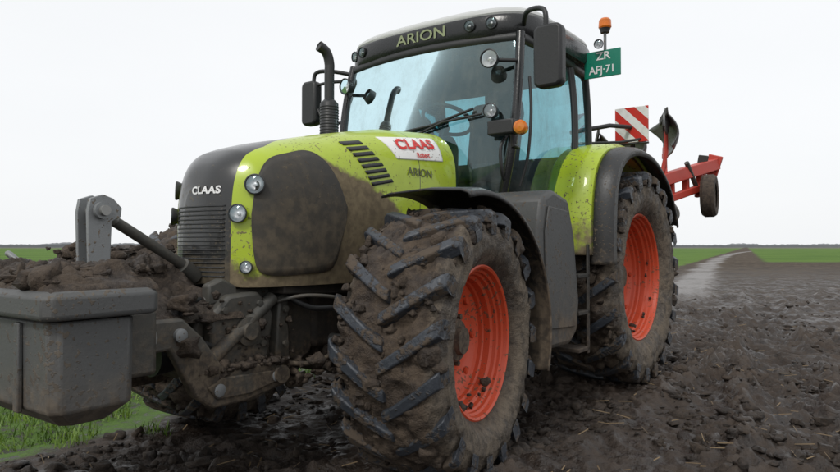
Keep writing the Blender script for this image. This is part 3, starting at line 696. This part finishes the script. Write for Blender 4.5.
def plate(t,up,L=.55,mm='steel'):
    p=bp(t); s=1 if up else -1
    pts=[p,p+Vector((-.02,.05,s*L*.35)),p+Vector((.0,.0,s*L*.7)),p+Vector((.03,-.16,s*L*.92))]
    Q=catm(pts,4)
    for a,b in zip(Q[:-1],Q[1:]): bar('plough_leg',a,b+(b-a)*.15,.04,.13,M['red'] if (a-p).length<L*.45 else M['axle'],plough)
    def fn(a,b):
        cz=s*L*(1.02-.52*b-.10*a*a); yy=-.34+.60*a+.16*b; xx=.12-.26*a*a-.14*a*(1-b)+.10*math.sin(b*3.14)
        return (p.x+xx,p.y+yy,p.z+cz)
    grid('mouldboard',fn,12,10,M[mm],plough,solid=.014)
    bar('share',p+Vector((.14,-.42,s*L*1.04)),p+Vector((-.10,.12,s*L*.99)),.02,.09,M['axle'],plough)
for t in (.12,.34,.58): plate(t,True,.66 if t<.5 else .74,'galv'); plate(t,False,.56 if t<.5 else .62,'cast')
def disc(c,r,mat,parent,name): return rev(name,[(-.01,0),(-.01,r*.6),(-.02,r),(.0,r),(.01,r*.6),(.012,0)],c,(1,.1,0),mat,parent,32)
p56=bp(.54)
disc(p56+Vector((.1,-.05,.72)),.16,M['galv'],plough,'coulter_disc')
disc(p56+Vector((.1,-.05,-.42)),.14,M['cast'],plough,'coulter_disc')
tube('coulter_arm',[p56+Vector((.08,-.05,.72)),p56+Vector((.06,.05,.35)),p56],.025,M['red'],plough)
tube('coulter_arm',[p56+Vector((.08,-.05,-.42)),p56+Vector((.06,.05,-.2)),p56],.025,M['axle'],plough)
wr=empty('depth_wheel',plough,(.95,6.12,1.84),(0,0,R_(5)))
rev('depth_tyre',[(-.075,.16),(-.09,.20),(-.085,.25),(-.05,.275),(.05,.275),(.085,.25),(.09,.20),(.075,.16)],(0,0,0),(1,0,0),M['axle'],wr,40)
rev('depth_rim',[(-.07,.165),(.06,.165),(.03,.14),(.03,.05),(.05,.04),(.05,0)],(0,0,0),(1,0,0),M['cast'],wr,32)
tube('wheel_arm',[(.80,6.12,1.84),(.79,6.2,2.0),bp(.93)],.035,M['red'],plough)
tube('wheel_jack',[(.80,6.1,1.95),(.75,5.8,2.25)],.03,M['cast'],plough)
tube('plough_hose',[(.1,3.95,1.8),(.25,4.2,2.1),(.4,4.6,2.0),(.5,5.0,2.05)],.015,M['black'],plough,smoothpath=True)
# ------------------------------------------------------------------ ground
perm=rng.permutation(512).astype(np.int64); perm=np.concatenate([perm,perm]); ang_=rng.uniform(0,2*np.pi,512); GX=np.cos(ang_);GY=np.sin(ang_)
def pn(x,y):
    xi=np.floor(x).astype(np.int64); yi=np.floor(y).astype(np.int64); xf=x-xi; yf=y-yi
    def g(i,j,dx,dy):
        h=perm[(perm[(i)&511]+(j&511))&511]; return GX[h]*dx+GY[h]*dy
    u=xf**3*(xf*(xf*6-15)+10); v=yf**3*(yf*(yf*6-15)+10)
    a=g(xi,yi,xf,yf);b=g(xi+1,yi,xf-1,yf);c=g(xi,yi+1,xf,yf-1);d=g(xi+1,yi+1,xf-1,yf-1)
    return (a*(1-u)+b*u)*(1-v)+(c*(1-u)+d*u)*v
def grassline(x,y): return x-(-1.9+.5*(y-4.45))   # negative -> grass side
def sstep(v,a,b): t=np.clip((v-a)/(b-a),0,1); return t*t*(3-2*t)
def gh(x,y):
    c,s=math.cos(R_(27)),math.sin(R_(27)); a=x*c-y*s; b=x*s+y*c   # a across furrows, b along
    wx=x+.13*pn(x*1.7,y*1.7+9)+.06*pn(x*5,y*5+3); wy=y+.13*pn(x*1.7+31,y*1.7)+.06*pn(x*5+8,y*5)
    dist=np.sqrt(x*x+y*y); fade=np.exp(-np.maximum(dist-14,0)/14)
    g=np.clip((grassline(x,y)+.1)/.8,0.12,1)
    amp=np.clip(.8+1.6*pn(x*.55+5,y*.55),.3,1.4)
    h=.04*pn(x*.5,y*.5)+.05*pn(a*1.9,b*.4)*fade
    big=np.abs(pn(wx*2.8,wy*2.8)); mid=np.abs(pn(wx*7+3,wy*7)); sml=np.abs(pn(wx*16,wy*16+7)); fin=pn(wx*36,wy*36)
    sl=sstep(pn(wx*3.4+20,wy*3.4),-.02,.10)
    sl2=sstep(pn(wx*8.5+50,wy*8.5),.0,.10)
    h=h+g*fade*amp*(.075*big+.075*mid+.045*sml+.012*fin+.026*sl+.026*sl2)-.055*g
    th=R_(TH); lx=(x-TR_LOC.x)*math.cos(th)-(y-TR_LOC.y)*math.sin(th); ly=(x-TR_LOC.x)*math.sin(th)+(y-TR_LOC.y)*math.cos(th)
    rough=.7+.6*big/.25
    for cx,l0,l1 in ((.93,2.9,30),(-.93,2.9,30)):
        m=np.exp(-((lx-cx)/.30)**4)*np.clip((ly-l0)/.5,0,1)*fade
        tri=np.abs(((ly+np.abs(lx-cx)*.8)/.24)%1-.5)*2
        h=h*(1-.5*m)-m*.045+m*.04*np.clip(tri*2-.7,0,1)*rough
        e=np.exp(-((np.abs(lx-cx)-.42)/.12)**2)*np.clip((ly-.4)/.4,0,1)*fade; h=h+.045*e*(1+1.2*mid)
    a2=a+.16*pn(b*.35,b*.0+3.3)
    for cx in (.25,1.95):
        m=np.exp(-((a2-cx)/.28)**4)*fade*np.clip((b-2.2)/.6,0,1)*sstep(pn(b*.5+cx*7,b*0+cx),-.45,.1)
        tri=np.abs(((b+np.abs(a2-cx)*.8)/.25)%1-.5)*2
        h=h*(1-.4*m)-m*.05+m*.04*np.clip(tri*2.2-.8,0,1)*rough
        e=np.exp(-((np.abs(a2-cx)-.40)/.11)**2)*fade*np.clip((b-2.2)/.6,0,1); h=h+.032*e*(1+3*mid)
    for cx,cy,rr,hh in ((.92,2.62,.6,.08),(.95,0,.45,.03)):
        h=h+hh*np.exp(-(((lx-cx)/rr)**2+((ly-cy)/(rr*1.3))**2))
    return h
def axis(lo,hi,st,far0,far1,g0=1.1,g1=1.02):
    a=list(np.arange(lo,hi,st)); d=st; x=a[-1]
    while x<far1: d*=g1; x+=d; a.append(x)
    d=st; x=a[0]; pre=[]
    while x>far0: d*=g0; x-=d; pre.append(x)
    return np.array(pre[::-1]+a)
xs=axis(-3.4,5.0,.019,-3500,3500,1.05,1.026); ys=axis(1.6,7.6,.019,-400,4500,1.12,1.017)
X,Y=np.meshgrid(xs,ys); Z=gh(X,Y)
nx,ny=len(xs),len(ys)
Vg=np.stack([X,Y,Z],-1).reshape(-1,3)
ii=(np.arange(ny-1)[:,None]*nx+np.arange(nx-1)[None]).ravel()
Fg=np.stack([ii,ii+1,ii+nx+1,ii+nx],-1)
me=bpy.data.meshes.new('ground'); me.vertices.add(len(Vg)); me.vertices.foreach_set('co',Vg.ravel())
me.loops.add(Fg.size); me.loops.foreach_set('vertex_index',Fg.ravel().astype(np.int32))
me.polygons.add(len(Fg)); me.polygons.foreach_set('loop_start',np.arange(0,Fg.size,4,dtype=np.int32)); me.polygons.foreach_set('loop_total',np.full(len(Fg),4,dtype=np.int32))
me.update(calc_edges=True); me.polygons.foreach_set('use_smooth',[True]*len(Fg))
ground=bpy.data.objects.new('ground',me); COL.objects.link(ground)
def groundmat():
    s=NT('field_soil')
    big=s.noise(.35,4,.6); n1=s.noise(2.2,5,.65); n2=s.noise(11,5,.68); n3=s.noise(55,4,.6)
    st=s.noise(1.0,5,.6,vec=s.mapv((.22,2.4,1),(0,0,R_(-63))))
    f=s.add(s.mul(n1,.4),s.mul(n2,.6))
    c=s.mix(s.step(f,.36,.66),(.017,.012,.0095),(.056,.041,.031))
    c=s.mix(s.mul(s.step(s.z,.0,.12),.32),c,(.095,.072,.054))
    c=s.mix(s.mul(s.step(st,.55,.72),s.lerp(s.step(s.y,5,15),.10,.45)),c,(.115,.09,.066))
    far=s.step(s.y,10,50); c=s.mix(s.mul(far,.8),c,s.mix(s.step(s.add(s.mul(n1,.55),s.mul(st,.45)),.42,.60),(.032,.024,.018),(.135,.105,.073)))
    yy=s.sub(s.y,20.3); cx=s.add(8.4,s.add(s.mul(yy,.46),s.mul(s.mul(yy,yy),.00035)))
    cx=s.add(cx,s.mul(s.sub(s.noise(.12,2,.5,vec=s.mapv((.001,1,1))),.5),1.6))
    pe=s.math('ABSOLUTE',s.sub(s.x,cx))
    pe=s.add(pe,s.mul(s.sub(n1,.5),1.3))
    path=s.mul(s.step(pe,1.0,.4),s.step(s.y,12,19))
    path=s.mul(path,s.step(s.add(big,s.mul(n1,.5)),.45,.8))
    c=s.mix(s.mul(path,.8),c,(.16,.147,.137))
    gl=s.sub(s.x,s.add(-1.9-.5*4.45,s.mul(s.y,.5)))
    gl=s.add(gl,s.add(s.mul(s.sub(n1,.5),1.3),s.mul(s.sub(big,.5),1.2)))
    g1=s.step(gl,.12,-.12)
    g1=s.mul(g1,s.step(s.add(n2,s.mul(s.step(s.y,6,18),.4)),.38,.50))
    gr=s.mul(s.step(s.sub(s.x,s.add(1.5,s.mul(s.y,.5))),-.5,.5),s.step(s.add(s.y,s.mul(s.sub(big,.5),10)),50,56))
    gm=s.math('MAXIMUM',g1,gr)
    gc=s.mix(s.step(s.noise(.08,4,.6),.35,.65),(.075,.15,.018),(.12,.21,.03)); gc=s.mix(s.step(n2,.4,.7),s.mix(.5,gc,(.04,.08,.015)),gc)
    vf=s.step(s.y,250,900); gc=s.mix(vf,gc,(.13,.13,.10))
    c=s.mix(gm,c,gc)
    wet=s.step(s.add(s.mul(n1,.6),s.mul(n2,.4)),.42,.56)
    r=s.lerp(wet,.34,.8); r=s.lerp(far,r,.9); r=s.lerp(path,r,.4); r=s.lerp(gm,r,.9)
    h=s.add(s.mul(n2,.6),s.mul(n3,.4))
    s.bsdf(c,r,0,s.bump(h,.9,.035),spec=s.lerp(far,.45,.15))
    return s.m
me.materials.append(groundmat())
C=[];S=[];k=0
while k<4600:
    y=2.0+rng.gamma(2.0,2.4); x=rng.uniform(-.75,.75)*(y+1.5)+.15*y
    if y>16 or grassline(x,y)<.1: continue
    if float(pn(np.array([x*1.3+3]),np.array([y*1.3]))[0])+rng.uniform(-.25,.25)<-.02: continue
    C.append((x,y,0)); S.append(min(rng.gamma(1.4,.011)+.005,.060)); k+=1
C=np.array(C); S=np.array(S); C[:,2]=gh(C[:,0],C[:,1])-S*.02
clods('mud_clods',C,S,M['soilclod'],None,.65,.5)
# straw / root scraps
sv=[];sf=[]
for i in range(1300):
    y=1.8+rng.gamma(2.0,3.0); x=rng.uniform(-.7,.75)*(y+1.5)+.15*y
    if grassline(x,y)<.1 or y>20: continue
    a=rng.uniform(0,6.28); l=rng.uniform(.03,.14); z=float(gh(np.array([x]),np.array([y]))[0])+rng.uniform(.008,.03); w=.0022+.0002*y
    dx,dy=math.cos(a)*l/2,math.sin(a)*l/2; px,py=-math.sin(a)*w,math.cos(a)*w; b=len(sv); t=rng.uniform(-.015,.03)
    sv+=[(x-dx-px,y-dy-py,z),(x-dx+px,y-dy+py,z+w),(x+dx+px,y+dy+py,z+t+w),(x+dx-px,y+dy-py,z+t)]; sf.append((b,b+1,b+2,b+3))
sm_=NT('straw'); sm_.bsdf(sm_.mix(sm_.noise(3),(.24,.17,.09),(.10,.07,.04)),.8)
mesh('straw_scraps',sv,sf,sm_.m,smooth=False)
# grass blades
gm_=NT('grass_blade'); gn=gm_.noise(2.5,4); 
gm_.bsdf(gm_.mix(gm_.step(gn,.35,.65),(.055,.12,.012),(.15,.24,.03)),.55)
N=60000; gy=3.0+rng.gamma(2.0,2.2,N); gx=rng.uniform(-1,1,N)*gy*.85
edge=grassline(gx,gy)+1.1*pn(gx*1.1,gy*1.1)+.5*pn(gx*3,gy*3)
dens=pn(gx*2.3+40,gy*2.3)+.5*pn(gx*6,gy*6)
keep=(edge<-.05)&(gy<16)&(dens>-.14); gx=gx[keep];gy=gy[keep]; n=len(gx); gz=gh(gx,gy)-.01
hh=rng.uniform(.03,.11,n); a=rng.uniform(0,6.28,n); w=rng.uniform(.002,.004,n)*(1+gy*.08); lx=rng.normal(0,.035,n); ly=rng.normal(0,.035,n)
p0=np.stack([gx-np.cos(a)*w,gy-np.sin(a)*w,gz],-1); p1=np.stack([gx+np.cos(a)*w,gy+np.sin(a)*w,gz],-1)
p2=np.stack([gx+lx*.4+np.cos(a)*w*.7,gy+ly*.4+np.sin(a)*w*.7,gz+hh*.6],-1); p3=np.stack([gx+lx*.4-np.cos(a)*w*.7,gy+ly*.4-np.sin(a)*w*.7,gz+hh*.6],-1); p4=np.stack([gx+lx,gy+ly,gz+hh],-1)
Vb=np.stack([p0,p1,p2,p3,p4],1).reshape(-1,3)
Fb=[]
for i in range(n): b=i*5; Fb.append((b,b+1,b+2,b+3)); Fb.append((b+3,b+2,b+4))
me=bpy.data.meshes.new('grass'); me.from_pydata(Vb.tolist(),[],Fb); me.materials.append(gm_.m)
o=bpy.data.objects.new('grass',me); COL.objects.link(o)
# distant tree line
tm=NT('distant_foliage_hazed'); tm.bsdf(tm.mix(tm.noise(.02,5),(.13,.14,.15),(.21,.22,.23)),.9)  # atmospheric haze painted into the foliage as a flat blue-grey colour
V=[];F=[]; NTL=900
for i in range(NTL+1):
    a=R_(-62+124*i/NTL); d=1500+120*math.sin(i*.02); x=math.sin(a)*d; y=math.cos(a)*d
    hgt=5+8*max(0,mnoise.fractal(Vector((i*.03,0,0)),.9,2,4)+.15)+random.uniform(0,1.5)
    V+=[(x,y,-2),(x,y,hgt*.7),(x*1.005,y*1.005,hgt)]
for i in range(NTL):
    for j in (0,1): F.append((i*3+j,i*3+j+1,i*3+j+4,i*3+j+3))
mesh('distant_treeline',V,F,tm.m,smooth=False)
# ------------------------------------------------------------------ world, sun, camera
W=bpy.data.worlds.new('World'); scene.world=W; W.use_nodes=True; nt=W.node_tree; nt.nodes.clear()
sky=nt.nodes.new('ShaderNodeTexSky'); sky.sky_type='NISHITA'; sky.sun_disc=False; sky.sun_elevation=R_(46); sky.sun_rotation=R_(205); sky.dust_density=4
sc=nt.nodes.new('ShaderNodeVectorMath'); sc.operation='SCALE'; sc.inputs['Scale'].default_value=.10; nt.links.new(sky.outputs[0],sc.inputs[0])
tcw=nt.nodes.new('ShaderNodeTexCoord'); mp=nt.nodes.new('ShaderNodeMapping'); mp.inputs['Scale'].default_value=(1,1,3.0); nt.links.new(tcw.outputs['Generated'],mp.inputs[0])
nz=nt.nodes.new('ShaderNodeTexNoise'); nz.inputs['Scale'].default_value=1.6; nz.inputs['Detail'].default_value=4; nt.links.new(mp.outputs[0],nz.inputs['Vector'])
cl=nt.nodes.new('ShaderNodeMix'); cl.data_type='RGBA'; nt.links.new(nz.outputs[0],cl.inputs[0]); cl.inputs[6].default_value=(.93,.95,.97,1); cl.inputs[7].default_value=(1.06,1.07,1.08,1)
mx=nt.nodes.new('ShaderNodeMix'); mx.data_type='RGBA'; mx.inputs[0].default_value=.92; nt.links.new(sc.outputs[0],mx.inputs[6]); nt.links.new(cl.outputs[2],mx.inputs[7])
bg=nt.nodes.new('ShaderNodeBackground'); bg.inputs[1].default_value=1.0; nt.links.new(mx.outputs[2],bg.inputs[0])
wo=nt.nodes.new('ShaderNodeOutputWorld'); nt.links.new(bg.outputs[0],wo.inputs[0])
sd=bpy.data.lights.new('sun','SUN'); sd.energy=1.4; sd.angle=R_(12); sd.color=(1,.97,.92)
so=bpy.data.objects.new('sun',sd); COL.objects.link(so); so.rotation_euler=Vector((-.35,-.75,.85)).to_track_quat('Z','Y').to_euler()
cd=bpy.data.cameras.new('camera'); cd.lens=28; cd.sensor_width=36; cd.clip_end=8000; cd.clip_start=.05
co=bpy.data.objects.new('camera',cd); COL.objects.link(co); co.location=(0,0,1.18); co.rotation_euler=(R_(90.96),0,0)
scene.camera=co
scene.view_settings.view_transform='Standard'; scene.view_settings.look='None'; scene.view_settings.exposure=0
